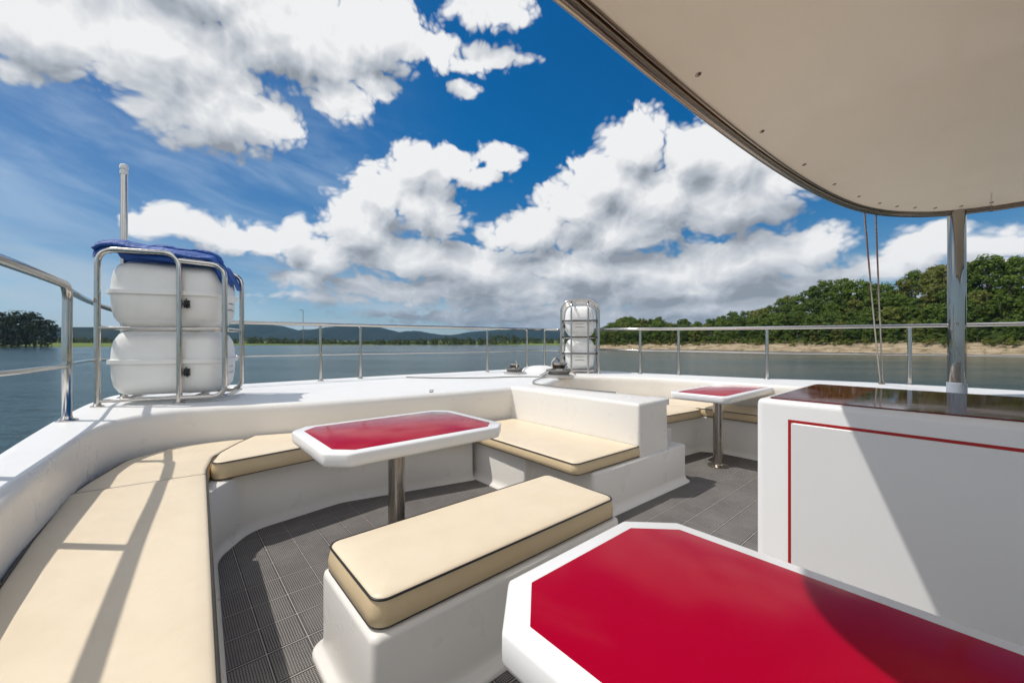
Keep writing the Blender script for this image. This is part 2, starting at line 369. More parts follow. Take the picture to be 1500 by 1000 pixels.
def ccw(poly):
    a = sum(poly[i][0]*poly[(i+1) % len(poly)][1]-poly[(i+1) % len(poly)][0]*poly[i][1] for i in range(len(poly)))
    return a > 0
def outline(poly, rad, inset=0.0, seg=6):
    """corner-rounded polygon offset inwards by inset (counter-clockwise)"""
    n = len(poly); rad = rad if isinstance(rad, (list, tuple)) else [rad]*n
    P_ = [Vector(p_[:2]) for p_ in poly]
    off = []
    for i in range(n):
        a = (P_[i]-P_[i-1]).normalized(); c = (P_[(i+1) % n]-P_[i]).normalized()
        na, nc = Vector((-a.y, a.x)), Vector((-c.y, c.x))
        d = 1 + na.dot(nc)
        off.append(P_[i] + (na+nc)*(inset/max(d, 0.25)))
    out = []
    for i in range(n):
        a = (off[i]-off[i-1]); c = (off[(i+1) % n]-off[i])
        la, lc = a.length, c.length
        if la < 1e-9 or lc < 1e-9: out += [off[i].copy() for _ in range(seg+1)]; continue
        a /= la; c /= lc
        crs = a.x*c.y-a.y*c.x; ang = math.atan2(crs, a.dot(c))
        r = max(rad[i] - (inset if crs > 0 else -inset), 0.0015)
        t = min(r*abs(math.tan(ang/2)), la*0.49, lc*0.49)
        p0 = off[i]-a*t; p1 = off[i]+c*t
        for k in range(seg+1):
            s = k/seg
            if abs(ang) < 0.02: out.append(p0.lerp(p1, s)); continue
            # circular arc
            rr = t/abs(math.tan(ang/2)); sg = 1 if ang > 0 else -1
            ctr = p0 + Vector((-a.y, a.x))*rr*sg
            v0 = p0-ctr; th = ang*s
            out.append(ctr + Vector((v0.x*math.cos(th)-v0.y*math.sin(th), v0.x*math.sin(th)+v0.y*math.cos(th))))
    return out
def slab(mb, poly, rad, prof, seg=6, cap0=True, cap1=True, mis=None, mi=0, hump=None):
    """stack of outlines: prof = [(inset, z), ...] from the bottom up"""
    if not ccw(poly):
        poly = poly[::-1]
        if isinstance(rad, (list, tuple)): rad = rad[::-1]
    rs = [[(q.x, q.y, z_) for q in outline(poly, rad, i_, seg)] for i_, z_ in prof]
    mb.rings(rs, True, cap0, cap1, mi, mis)
    return rs
def rect(x0, y0, x1, y1): return [(x0, y0), (x1, y0), (x1, y1), (x0, y1)]
def clipped(x0, y0, x1, y1, c):
    return [(x0+c, y0), (x1-c, y0), (x1, y0+c), (x1, y1-c), (x1-c, y1), (x0+c, y1), (x0, y1-c), (x0, y0+c)]
def catmull(pts, per=8, closed=False):
    pts = [Vector(p_) for p_ in pts]; n = len(pts); out = []
    for i in range(n if closed else n-1):
        p0 = pts[i-1] if (i or closed) else pts[0]*2-pts[1]
        p1, p2 = pts[i], pts[(i+1) % n]
        p3 = pts[(i+2) % n] if (i+2 < n or closed) else p2*2-p1
        for k in range(per):
            t = k/per
            out.append(0.5*((2*p1)+(p2-p0)*t+(2*p0-5*p1+4*p2-p3)*t*t+(3*p1-p0-3*p2+p3)*t**3))
    if not closed: out.append(pts[-1])
    return out
def bend(pts, r, seg=6):
    """polyline with rounded corners"""
    P_ = [Vector(p_) for p_ in pts]; out = [P_[0]]
    for i in range(1, len(P_)-1):
        a = (P_[i-1]-P_[i]); c = (P_[i+1]-P_[i]); t = min(r, a.length*.45, c.length*.45)
        p0 = P_[i]+a.normalized()*t; p1 = P_[i]+c.normalized()*t
        for k in range(seg+1):
            s = k/seg; out.append(p0*(1-s)**2+P_[i]*2*s*(1-s)+p1*s*s)
    out.append(P_[-1]); return out

# ------------------------------------------------------------------ boat: deck, coaming, hull
WATER = -3.70
DECK = 0.78
boat = tag(empty("boat"), "white moulded upper deck of a motor boat with curved coaming round a sunken cockpit", "boat")
inner = [(-.42,-4.5),(-.42,1),(-.41,2.08),(-.39,2.56),(-.343,3.27),(-.23,3.72),(.03,3.95),(.40,3.93),(1.18,3.66),(2.96,3.41),(3.45,3.41),(4.4,3.85),(4.92,3.65),(5.27,3.0),(5.38,2.6),(5.5,1.5),(5.6,.5),(5.8,-4.5)]
outer = [(-.60,-4.5),(-.60,1),(-.60,2.2),(-.59,3.03),(-.55,4.1),(-.47,5.0),(-.28,5.6),(.3,5.82),(1.2,5.88),(2.8,5.85),(3.5,5.75),(4.6,5.7),(5.5,5.55),(5.88,4.2),(6.0,3.4),(6.4,1.9),(6.85,.5),(7.0,-4.5)]
PER = 6
inn = catmull([(a, b_, 0) for a, b_ in inner], PER); outr = catmull([(a, b_, 0) for a, b_ in outer], PER)
def row(fn): return [fn(i_, o_) for i_, o_ in zip(inn, outr)]
def toward(i_, o_, d, z_):
    v_ = (o_-i_); L = v_.length; q = i_ + v_*(d/L if d >= 0 else (L+d)/L); return (q.x, q.y, z_)
mb = MB()
rows = [row(lambda i_, o_: toward(i_, o_, 0.0, 0.0)), row(lambda i_, o_: toward(i_, o_, 0.012, 0.35)), row(lambda i_, o_: toward(i_, o_, 0.0, DECK-.075)),
        row(lambda i_, o_: toward(i_, o_, 0.004, DECK-.035)), row(lambda i_, o_: toward(i_, o_, 0.018, DECK-.011)), row(lambda i_, o_: toward(i_, o_, 0.042, DECK-.001))]
mb.rings(rows, False, flip=True)
mb.build("coaming", GEL, boat, 50)
mb = MB()
def lerp_row(f): return row(lambda i_, o_: tuple(Vector(toward(i_, o_, 0.042, DECK-.001)).lerp(Vector(toward(i_, o_, -0.035, DECK-.001)), f)))
rows = [lerp_row(f) for f in (0, .15, .35, .6, .8, 1)]
rows += [row(lambda i_, o_: toward(i_, o_, -0.012, DECK-.012)), row(lambda i_, o_: (o_.x, o_.y, DECK-.045))]
mb.rings(rows, False, flip=True)
mb.build("side_deck", DECKM, boat, 50)
mb = MB()
cx = Vector((3.2, 0.5, 0))
rows = [row(lambda i_, o_: (o_.x, o_.y, DECK-.045)), row(lambda i_, o_: (o_.x, o_.y, DECK-.30)), row(lambda i_, o_: tuple((o_-cx)*0.985+cx+Vector((0, 0, -.9)))), row(lambda i_, o_: tuple((o_-cx)*0.93+cx+Vector((0, 0, WATER-.4))))]
mb.rings(rows, False, flip=True)
mb.build("hull", GEL, boat, 50)

def settee_base(poly, rad, top):
    m_ = MB(); slab(m_, poly, rad, [(-.032, 0.001), (-.030, .008), (-.016, .018), (-.005, .034), (0, .07), (0.004, top-.02), (.012, top-.004), (.03, top)], 8)
    return m_.build("settee_base", GEL, boat, 50)
SE = 0.41
port = [(-.45,-4.4),(.06,-4.4),(.10,1.0),(.20,2.95),(.42,3.26),(1.07,3.36),(2.20,3.08),(2.20,3.62),(1.2,3.72),(.4,3.98),(.03,4.0),(-.25,3.76),(-.37,3.27),(-.43,2.4)]
settee_base(port, [.02,.02,.3,.35,.3,.3,.02,.02,.3,.2,.2,.2,.2,.2], SE)
star = [(3.60,2.25),(4.78,2.12),(4.90,1.9),(4.92,-4.4),(5.85,-4.4),(5.55,1.5),(5.43,2.6),(5.3,3.05),(4.95,3.72),(4.4,3.92),(3.62,3.55)]
settee_base(star, [.02,.10,.15,.02,.02,.2,.2,.2,.2,.2,.02], 0.40)
# low fairing under the starboard canisters
mb = MB(); slab(mb, rect(4.72, 4.75, 5.40, 5.38), .28, [(0, DECK-.003), (.03, DECK+.02), (.10, DECK+.06), (.22, DECK+.085)], 8)
mb.build("fairing", DECKM, boat, 60)

# floor sheet
mb = MB(); mb.add([(-.6,-4.6,0),(5.9,-4.6,0),(5.9,3.9,0),(-.6,3.9,0)], [(0,1,2,3)])
tag(mb.build("floor", TILE), kind='structure', label="dark grey ribbed deck tiles of the cockpit floor")

# ------------------------------------------------------------------ centre seat block
blk = tag(empty("seat_block", (2.6, 2.6, 0)), "white moulded block in the middle of the deck, stepped into a seat on its left", "seat block")
def place(o):                    # parts are modelled in deck coordinates
    o.matrix_parent_inverse = Matrix.Translation(-Vector(o.parent.location)); return o
BT = 0.345
mb = MB()
lowp = [(2.24,3.46),(2.24,2.42),(2.335,2.42),(2.335,1.78),(3.67,1.74),(3.67,3.46)]
slab(mb, lowp, [.02,.02,.015,.03,.03,.02], [(-.04, .001), (-.038, .010), (-.022, .020), (-.006, .036), (0, .07), (0.0, BT-.018), (.005, BT-.005), (.018, BT)], 5)
place(mb.build("seat_base", GEL, blk, 50))
mb = MB()
slab(mb, rect(2.965, 1.80, 3.43, 3.462), .022, [(-.012, BT-.01), (0, DECK-.03), (.004, DECK-.008), (.02, DECK+.003)], 5)
slab(mb, rect(3.425, 1.83, 3.53, 2.02), .012, [(0, .715), (0, .765), (.008, .774)], 3)
place(mb.build("backrest", GEL, blk, 50))
mb = MB()
mb.tube(bend([(3.56,1.86,BT+.004),(3.56,1.86,BT+.13),(3.60,1.86,BT+.13),(3.60,1.86,BT+.004)], .012), .009, 8)
place(mb.build("grab_handle", GEL, blk))

# ------------------------------------------------------------------ cushions
def inset_ring(poly, rad, ins, z_, seg=6):
    if not ccw(poly):
        poly = poly[::-1]
        if isinstance(rad, (list, tuple)): rad = rad[::-1]
    return [(q.x, q.y, z_) for q in outline(poly, rad, ins, seg)]
def cushion_mesh(poly, rad, z0, z1, parent=None, name="cushion", seg=7, crown=True):
    m_ = MB()
    h = z1-z0
    prof = [(.006, z0), (-.008, z0+.012), (-.010, z0+h*.45), (0, z1-.016), (.006, z1-.005), (.018, z1), (.05, z1+.004), (.10, z1+.007)]
    if not crown: prof = prof[:6]+[(.021, z1+.0005), (.024, z1+.001)]
    slab(m_, poly, rad, prof, seg, mis=[1, 1, 1, 0, 0, 0, 0])
    o = m_.build(name, [VINYL, VINYLS], parent, 60)
    pp = MB()
    pp.tube(inset_ring(poly, rad, -.001, z1-.008, seg), .0044, 6, closed=True)
    pp.tube(inset_ring(poly, rad, -.006, z0+.008, seg), .003, 6, closed=True)
    q = pp.build("piping", PIPE, o, 0)
    return o, q
def cushion(poly, rad, z0, z1, label, group="cream cushions on the built-in seats", crown=True):
    c = Vector((sum(a for a, _ in poly)/len(poly), sum(b_ for _, b_ in poly)/len(poly), z0))
    poly = [(a-c.x, b_-c.y) for a, b_ in poly]
    o, q = cushion_mesh(poly, rad, 0, z1-z0, crown=crown)
    o.location = c
    tag(o, label, "cushion", group)
    return o
S0, S1 = SE+.003, 0.520
cushion([(-.405,-4.2),(.045,-4.2),(.085,1.0),(.182,2.975),(-.375,3.035),(-.40,2.4),(-.41,1)], [.03,.03,.3,.015,.02,.3,.3], S0, S1, "long cream cushion along the left side bench, nearest the camera")
cushion([(-.370,3.076),(.184,3.016),(.190,3.11),(.245,3.43),(.375,3.665),(.50,3.86),(.40,3.91),(.06,3.93),(-.20,3.70),(-.325,3.27)], [.02,.015,.05,.2,.2,.02,.03,.15,.2,.2], S0, S1-.010, "cream corner cushion where the left side bench turns in front of the canisters", crown=False)
cushion([(.205,3.125),(1.10,3.245),(2.17,3.00),(2.17,3.50),(1.18,3.635),(.545,3.85),(.412,3.655),(.282,3.42)], [.06,.4,.03,.02,.3,.02,.2,.2], S0, S1+.012, "cream cushion of the forward bench, partly hidden by the red table")
cushion([(2.175,1.82),(2.955,1.795),(2.955,3.385),(2.26,3.40),(2.20,3.0)], [.05,.015,.015,.02,.3], BT+.003, .44, "cream cushion with tan sides on the white centre block")
cushion([(3.72,2.20),(4.76,2.08),(4.86,2.18),(4.86,3.58),(4.4,3.80),(3.72,3.5)], [.03,.05,.05,.03,.2,.03], .403, .50, "cream cushion beside the far table, left of its leg")
cushion([(4.875,.80),(5.53,.80),(5.48,1.6),(5.36,2.6),(5.25,3.0),(4.95,3.5),(4.875,3.3)], [.04,.03,.3,.2,.2,.1,.04], .403, .50, "cream cushion on the far side bench, right of the far table leg")

# ------------------------------------------------------------------ free-standing bench
bench = tag(empty("bench", (1.18, 1.53, 0)), "white box bench with a cream cushion between two red tables", "bench")
mb = MB()
slab(mb, rect(-.685, -.285, .685, .265), .035, [(-.042, .001), (-.042, .016), (-.034, .024), (-.012, .032), (-.002, .05), (0, .08), (0, .322), (.004, .337), (.018, .345)], 6)
mb.build("bench_base", GEL, bench, 50)
o, q = cushion_mesh(rect(-.665, -.262, .665, .248), .05, .348, .455, bench)

# ------------------------------------------------------------------ tables
def table(loc, w, d, leg, label, thick=.072, clip=.10, margin=.06, legr=.052, rm=.05, base=True):
    t = tag(empty("table", loc), label, "table", "red topped tables of the cockpit")
    m_ = MB()
    slab(m_, clipped(-w/2, -d/2, w/2, d/2, clip), rm, [(.02, .75-thick), (.006, .75-thick+.006), (0, .75-thick+.02), (0, .738), (.003, .746), (.010, .75)], 5)
    m_.build("table_top", GELW, t, 50)
    m_ = MB()
    i_ = margin
    slab(m_, clipped(-w/2+i_, -d/2+i_, w/2-i_, d/2-i_, clip*.86), rm*.35, [(0, .7495), (.0006, .7512), (.002, .7516)], 3)
    m_.build("red_inlay", RED, t, 30)
    m_ = MB()
    m_.lathe([(legr, 0.0), (legr, .75-thick)], (leg[0], leg[1], 0), 36)
    m_.build("leg", BRUSH, t)
    m_ = MB()
    m_.lathe([(legr*2.1, .001), (legr*2.1, .008), (legr*1.9, .014), (legr*1.1, .018), (legr*1.02, .03)], (leg[0], leg[1], 0), 36)
    m_.build("floor_flange", BRUSH, t)
    m_ = MB()
    m_.lathe([(legr*1.05, .75-thick-.02), (legr*2.2, .75-thick-.012), (legr*2.2, .75-thick-.001)], (leg[0], leg[1], 0), 36)
    m_.build("top_flange", BRUSH, t)
    return t
table((1.15, 2.41, 0), 1.14, .84, (-.03, .01), "small pinkish red table on a thick steel leg in front of the forward bench")
table((5.02, 1.86, 0), 1.74, .62, (-.66, -.13), "far table with a thin steel leg beyond the white counter and centre block", clip=.05, rm=.06, legr=.048)
table((.832, .03, 0), .695, 1.345, (0.02, -.15), "large bright red table with clipped corners in the near foreground", thick=.080, clip=.115, margin=.046, rm=.018)

# ------------------------------------------------------------------ counter
ctr = tag(empty("counter", (2.9, -.5, 0)), "white counter cabinet with a red pinstripe and dark glossy top on the right", "counter")
CX0, CX1, CY0, CY1, CZ = 2.36, 3.46, -2.6, .745, 1.0
mb = MB()
slab(mb, rect(CX0, CY0, CX1, CY1), .035, [(-.02, .001), (-.012, .03), (0, .06), (0, CZ-.03), (.004, CZ-.012), (.014, CZ-.003), (.03, CZ)], 6)
place(mb.build("cabinet", GELW, ctr, 50))
mb = MB()
slab(mb, rect(CX0+.045, CY0+.045, CX1-.045, CY1-.045), .03, [(0, CZ-.002), (0, CZ+.004), (.003, CZ+.006)], 4)
place(mb.build("counter_top", DRED, ctr, 30))
mb = MB()
xs = CX0-.0025
def strip(m_, y0, z0_, y1, z1_): m_.add([(xs, y0, z0_), (xs, y1, z0_), (xs, y1, z1_), (xs, y0, z1_), (CX0+.002, y0, z0_), (CX0+.002, y1, z0_), (CX0+.002, y1, z1_), (CX0+.002, y0, z1_)],
    [(3,2,1,0), (0,1,5,4), (1,2,6,5), (2,3,7,6), (3,0,4,7)], 0, False)
strip(mb, -2.0, .896, .60, .909); strip(mb, .588, .12, .60, .8955)
place(mb.build("pinstripe", STRIPE, ctr, 0))
mb = MB()
slab(mb, [(0,0),(0,0.776),(2.588,0.776),(2.588,0)], .01, [(0, 0), (0, .004), (.003, .006)], 3)
mb.v = [(CX0-v_[2], .588-v_[0]-.002, .118+v_[1]) for v_ in mb.v]
place(mb.build("panel", GELW, ctr, 30))

# ------------------------------------------------------------------ canopy and its pole
HZ = 2.55
can = tag(empty("canopy", (3, 0, HZ)), "cream awning canopy with a steel edge over the right of the cockpit", "canopy")
cpts = [(-.02,-4.6),(.0,-.5),(.03,.45),(.10,.76),(.30,.93),(.70,.985),(1.15,.985),(2.2,.975),(3.25,.93),(4.1,.85),(4.75,.74),(5.2,.60),(5.50,.42),(5.72,.20),(5.84,-.1),(5.88,-.6),(5.9,-4.6)]
cp = catmull([(a, b_, 0) for a, b_ in cpts], 8)
ctr2 = Vector((2.9, -1.6, 0))
def cring(ins, z_):
    out = []
    for q in cp:                          # inwards, towards the nearest point of the middle of the roof
        anchor = Vector((max(1.0, min(4.9, q.x)), min(q.y, -.02), 0)); v_ = anchor-q
        w_y = q + v_.normalized()*ins if v_.length > 1e-4 else q.copy()
        if abs(q.y+4.6) < 1e-3: w_y.y = q.y
        out.append((w_y.x, w_y.y, z_))
    return out
mb = MB()
rs = [cring(.0, HZ+.05), cring(.012, HZ+.008), cring(.03, HZ+.004), cring(.07, HZ+.012), cring(.14, HZ+.030), cring(.26, HZ+.046), cring(.42, HZ+.052)]
mb.rings(rs, True, False, True)
o = place(mb.build("canopy_panel", HOOD, can, 60))
mb = MB()
mb.tube([Vector(q) for q in cring(.018, HZ-.006)], .026, 14)
place(mb.build("edge_rail", DARKSTEEL, can, 0))
mb = MB(); mb.tube([Vector(q) for q in cring(.0, HZ+.040)], .018, 10)
place(mb.build("edge_trim", STEEL, can, 0))
mb = MB(); mb.tube([Vector(q) for q in cring(.052, HZ+.008)], .011, 8)
place(mb.build("edge_bead", DARKSTEEL, can, 0))
for k in range(0, 15):
    i = 30 + k*6
    if i >= len(cp)-8: break
    q = Vector(cring(.125, HZ+.026)[i])
    mb = MB(); mb.lathe([(.015, .006), (.015, .0), (.010, -.006), (.003, -.008)], tuple(q), 12)
    place(mb.build("screw", BRUSH, can))
mb = MB(); px_, py_ = 5.775, .085
mb.lathe([(.064, .62), (.064, HZ+.01)], (px_, py_, 0), 40)
place(mb.build("pole", CHROME, can))
mb = MB(); mb.lathe([(.09, .40), (.09, .78), (.070, .80), (.070, .90), (.065, .905)], (px_, py_, 0), 40)
place(mb.build("pole_collar", COLLAR, can))

for (a, b_, lab) in (((5.02, .66, HZ-.03), (6.60, .72, DECK), "thin stay wire hanging from the canopy corner, left of the pair"),
                ((5.19, .60, HZ-.03), (6.62, .70, DECK), "thin stay wire hanging from the canopy corner, right of the pair")):
    a, b_ = Vector(a), Vector(b_)
    mb = MB(); pts = [a.lerp(b_, k/12) + Vector((0, 0, -.05*math.sin(math.pi*k/12))) for k in range(13)]
    mb.tube(pts, .0075, 8)
    mb.lathe([(.02, -.003), (.02, .02), (.012, .03)], tuple(b_), 12)
    tag(mb.build("stay_wire", BRUSH), lab, "stay wire", "stay wires from the canopy")

# ------------------------------------------------------------------ railings
def post(parent, p0, top, r=.0195, curved=None):
    m_ = MB(); p0 = Vector(p0); top = Vector(top)
    m_.tube([p0, top], r, 14)
    m_.lathe([(r*2.1, -.002), (r*2.1, .006), (r*1.2, .014), (r*1.1, .03)], tuple(p0), 18)
    return m_.build("post", STEEL, parent, 40)
def rail(name, pts, r, parent, per=8, spline=True):
    m_ = MB(); m_.tube(catmull(pts, per) if spline else pts, r, 14); return m_.build(name, STEEL, parent, 0)
near = tag(empty("railing", (-.5, 3.9, DECK)), "tall steel railing at the left edge, its end curving down to the side deck", "railing", "steel railings round the deck")
pend = Vector((-.492, 3.90, DECK))
zt = 1.67
top = [(-.76,-3,zt),(-.72,-.5,zt),(-.675,1.2,zt),(-.605,2.4,zt),(-.545,3.1,zt),(-.515,3.50,zt)]
tp = catmull(top, 8) + bend([(-.515,3.50,zt),(-.490,3.92,zt),(-.492,3.90,zt-.38),tuple(pend)], .11, 8)[1:]
mb = MB(); mb.tube(tp, .0255, 16); mb.lathe([(.055, -.002), (.055, .006), (.03, .014), (.027, .03)], tuple(pend), 20)
place(mb.build("top_rail", STEEL, near, 0))
place(rail("middle_rail", [(-.76,-3,1.16),(-.72,-.5,1.16),(-.675,1.2,1.16),(-.605,2.4,1.16),(-.545,3.1,1.15),(-.515,3.50,1.145),(-.492,3.90,1.135)], .014, near))
for v_ in ((-.56, 2.50), (-.56, 1.0)):
    place(post(near, (v_[0]+.0, v_[1], DECK), (-.60 if v_[1] > 2 else -.685, v_[1], zt), .0225))
fwd = tag(empty("railing", (2.0, 5.6, DECK)), "long steel railing around the bow, behind both stacks of canisters", "railing", "steel railings round the deck")
toprail = [(-.49,3.93,1.64),(-.47,4.9,1.63),(-.30,5.35,1.58),(.1,5.6,1.54),(.65,5.66,1.525),(1.54,5.62,1.525),(2.06,5.61,1.525),(4.15,5.42,1.525),(4.9,5.45,1.53),(5.4,5.40,1.53),(5.62,5.1,1.52)]
place(rail("top_rail", toprail, .0215, fwd))
mid = [(q[0], q[1], q[2]-.40) for q in toprail[4:]]
place(rail("middle_rail", mid, .009, fwd))
place(rail("lower_rail", [(-.49,3.93,1.15),(-.47,4.9,1.14),(-.30,5.35,1.13),(.1,5.6,1.125),(.65,5.66,1.125)], .012, fwd))
for a, b_, z_ in ((.20,5.63,1.535),(1.54,5.62,1.525),(2.06,5.61,1.525),(4.15,5.42,1.525),(5.10,5.44,1.53),(5.48,5.35,1.53)):
    m_ = MB(); m_.tube(bend([(a, b_, DECK), (a, b_, z_), (a-.12, b_+.005, z_)], .06, 6), .0185, 14)
    m_.lathe([(.042, -.002), (.042, .006), (.024, .014), (.021, .03)], (a, b_, DECK), 18)
    place(m_.build("post", STEEL, fwd, 40))
stb = tag(empty("railing", (6.3, 2.0, DECK)), "steel railing along the right hand side deck, in front of the wooded bank", "railing", "steel railings round the deck")
toprail = [(5.62,5.08,1.515),(5.72,4.2,1.505),(5.79,3.5,1.50),(6.03,2.98,1.495),(6.30,1.85,1.487),(6.80,.48,1.487),(6.92,-.6,1.487),(6.93,-3.5,1.49)]
place(rail("top_rail", toprail, .0255, stb))
place(rail("middle_rail", [(q[0], q[1], q[2]-.345) for q in toprail], .013, stb))
for a, b_, z_ in ((5.79,3.5,1.50),(6.03,2.98,1.495),(6.30,1.85,1.487),(6.80,.48,1.487),(6.92,-1.2,1.487)):
    place(post(stb, (a, b_, DECK-.005), (a, b_, z_), .0215))

# ------------------------------------------------------------------ life raft canisters in steel cradles
def canister_mesh():
    m_ = MB(); w, d = .84, .54
    prof = [(.17, 0), (.11, .006), (.055, .030), (.022, .08), (.006, .16), (0, .275), (-.022, .279), (-.022, .312), (0, .316), (.006, .40), (.020, .475), (.055, .535), (.11, .562), (.17, .572), (.235, .575)]
    slab(m_, rect(-w/2, -d/2, w/2, d/2), .15, prof, 10)
    return m_
def buckle_mesh(y_, z_):
    m_ = MB()
    m_.add([(x_*.020, y_-.006 if yy else y_+.02, z_+zz*.032) for yy in (0, 1) for x_ in (-1, 1) for zz in (-1, 1)], [(0,1,3,2),(4,6,7,5),(0,4,5,1),(2,3,7,6),(0,2,6,4),(1,5,7,3)], 0, False)
    m_.tube([(0, y_-.012, z_+.045), (.012, y_-.022, z_+.015), (-.004, y_-.02, z_-.01), (.01, y_-.012, z_-.04)], .006, 8)
    m_.tube([(-.028, y_-.014, z_), (.028, y_-.014, z_)], .008, 8)
    return m_
def raft(loc, rz, labels, cradle_label, s_):
    """two canisters, one on the other, each a thing; the tubular cradle is a thing of its own"""
    M_ = Matrix.Translation(loc) @ Matrix.Rotation(rz, 4, 'Z') @ Matrix.Scale(s_, 4)
    for k, z_ in enumerate((.065, .665)):
        c = tag(empty("life_raft_canister", M_ @ Vector((0, 0, z_)), rz), labels[k], "life raft", "white life raft canisters"); c.scale = (s_, s_, s_)
        canister_mesh().build("shell", CAN, c, 50)
        for sx in (.16,):
            m_ = buckle_mesh(-.285, .20); m_.v = [(v_[0]+sx, v_[1], v_[2]) for v_ in m_.v]
            m_.build("buckle", BLACK, c)
        m_ = MB()
        for zz in (-.03, .03):
            m_.tube([(.412, -.09, .20+zz), (.420, .0, .205+zz), (.412, .09, .20+zz)], .006, 6)
        m_.build("handle", BRUSH, c)
    f = tag(empty("cradle", loc, rz), cradle_label, "cradle", "steel cradles holding the canisters"); f.scale = (s_, s_, s_)
    r_ = .0215
    def U(x0, x1, y_, lo=0.0, hi=1.30):
        m_ = MB(); m_.tube(bend([(x0, y_, lo), (x0, y_, hi), (x1, y_, hi), (x1, y_, lo)], .13, 8), r_, 14)
        for xx in (x0, x1): m_.lathe([(.045, -.001), (.045, .007), (.026, .015), (.022, .03)], (xx, y_, lo), 18)
        m_.build("hoop", STEEL, f, 40)
    if s_ > .95:
        U(-.432, .115, -.305); U(-.432, .115, .305)
        m_ = MB()      # bent side bars clasping the outer end
        m_.tube(bend([(.115, -.305, 1.24), (.44, -.28, 1.22), (.44, -.28, .04), (.115, -.305, .045)], .11, 8), r_, 14)
        m_.tube(bend([(.115, .305, 1.24), (.44, .28, 1.22), (.44, .28, .04), (.115, .305, .045)], .11, 8), r_, 14)
        m_.build("side_bar", STEEL, f, 40)
    else:                       # round topped hoops across the ends, upright bars before the near end
        for xx in (-.46, .0, .47):
            m_ = MB(); m_.tube(bend([(xx, -.335, 0), (xx, -.335, 1.33), (xx, .335, 1.33), (xx, .335, 0)], .24, 10), r_, 14)
            for yy in (-.335, .335): m_.lathe([(.045, -.001), (.045, .007), (.026, .015), (.022, .03)], (xx, yy, 0), 18)
            m_.build("hoop", STEEL, f, 40)
        for yy in (-.15, .15):
            m_ = MB(); m_.tube(bend([(.50, yy, 0), (.50, yy, 1.24), (.36, yy, 1.325), (-.46, yy, 1.325)], .12, 8), .016, 12); m_.build("upright_bar", STEEL, f, 40)
        for zz in (.36, .655, .955):
            m_ = MB(); m_.tube(bend([(-.40, -.325, zz), (.475, -.325, zz), (.475, .325, zz), (-.40, .325, zz)], .10, 6), .012, 8); m_.build("lashing", BLACK, f)
    for z_ in (.648, .045):      # shelf between the two, and the floor frame
        m_ = MB()
        m_.tube(bend([(-.432, -.305, z_), (.445, -.285, z_), (.445, .285, z_), (-.432, .305, z_)], .08, 6), .015, 12)
        for xx in (-.3, .2): m_.tube([(xx, -.30, z_), (xx, .30, z_)], .012, 10)
        m_.build("shelf_frame", STEEL, f, 40)
    return M_
rz1 = R(-20)
M1 = raft((.082, 4.70, DECK), rz1, ("lower white life raft canister in the left steel cradle", "upper white life raft canister in the left cradle, under the blue tarp"),
     "tubular steel cradle on the left deck corner with a blue tarp on top", .97)
rz2 = R(41-8+0)
M2 = raft((5.42, 4.44, DECK), R(39+180), ("lower white life raft canister in the far cradle at the bow", "upper white life raft canister in the far cradle at the bow"),
     "small looking steel cradle far off at the bow, in front of the wood", .90)

# blue tarp folded over the left stack
mb = MB(); NX, NY = 46, 26
def tarp(i, j, t):
    u, v_ = i/NX, j/NY
    x_ = -.475 + .92*u; y_ = -.285 + .57*v_
    z_ = 1.330 + .035*math.exp(-((u-.20)/.20)**2) - .075*max(0, u-.30)
    z_ += .012*math.sin(5.0*v_+3*u+1.2*math.sin(6*u)) + .014*mnoise.noise(Vector((x_*5, y_*6, 1.3))) + .006*mnoise.noise(Vector((x_*16, y_*14, 4)))
    z_ += .050*math.exp(-((v_-.26-.14*u)/.06)**2) + .045*math.exp(-((v_-.60+.10*u)/.08)**2) + .03*math.exp(-((v_-.10-.06*u)/.04)**2)
    d = max(0, abs(y_)-.245); z_ -= d*2.2
    over = max(0, x_-.34); z_ -= over*1.4 + 6*over*over
    under = max(0, -.44-x_); z_ -= under*.7
    y_ += .012*math.sin(8*u)
    return Vector((x_, y_, z_ - t))
for t in (0, .012):
    o_ = len(mb.v)
    vs_ = [tarp(i, j, t) for i in range(NX+1) for j in range(NY+1)]
    fs_ = [(i*(NY+1)+j, (i+1)*(NY+1)+j, (i+1)*(NY+1)+j+1, i*(NY+1)+j+1) for i in range(NX) for j in range(NY)]
    mb.add(vs_, fs_ if t == 0 else [f[::-1] for f in fs_])
# rolled front hem
roll = [tarp(i, 1, .0)+Vector((0, -.012, .010+.004*math.sin(i*.5))) for i in range(0, NX+1)]
mb.tube(roll, [.015+.004*math.sin(i*.30+1) for i in range(NX+1)], 8)
roll = [tarp(i, 9, .0)+Vector((0, .0, .016+.005*math.sin(i*.4))) for i in range(0, NX-3)]
mb.tube(roll, [.018+.006*math.sin(i*.37) for i in range(NX-3)], 8)
o = mb.build("tarp", TARP, None, 0); o.location = (.082, 4.70, DECK); o.rotation_euler = (0, 0, rz1); o.scale = (.97, .97, .97)
tag(o, "folded blue tarp lying over the top of the left canisters", "tarp")

# pole behind the left stack
fp = tag(empty("antenna_pole", (-.29, 5.10, DECK)), "upright steel pole rising behind the blue tarp on the left", "pole")
mb = MB(); mb.lathe([(.05, 0), (.05, .008), (.028, .02), (.026, 2.06)], (0, 0, 0), 20); mb.build("tube", STEEL, fp)
mb = MB(); mb.lathe([(.030, 2.05), (.030, 2.08), (.025, 2.085), (.025, 2.095), (.031, 2.10), (.033, 2.125), (.026, 2.142), (.01, 2.15)], (0, 0, 0), 20); mb.build("cap", CAN, fp)

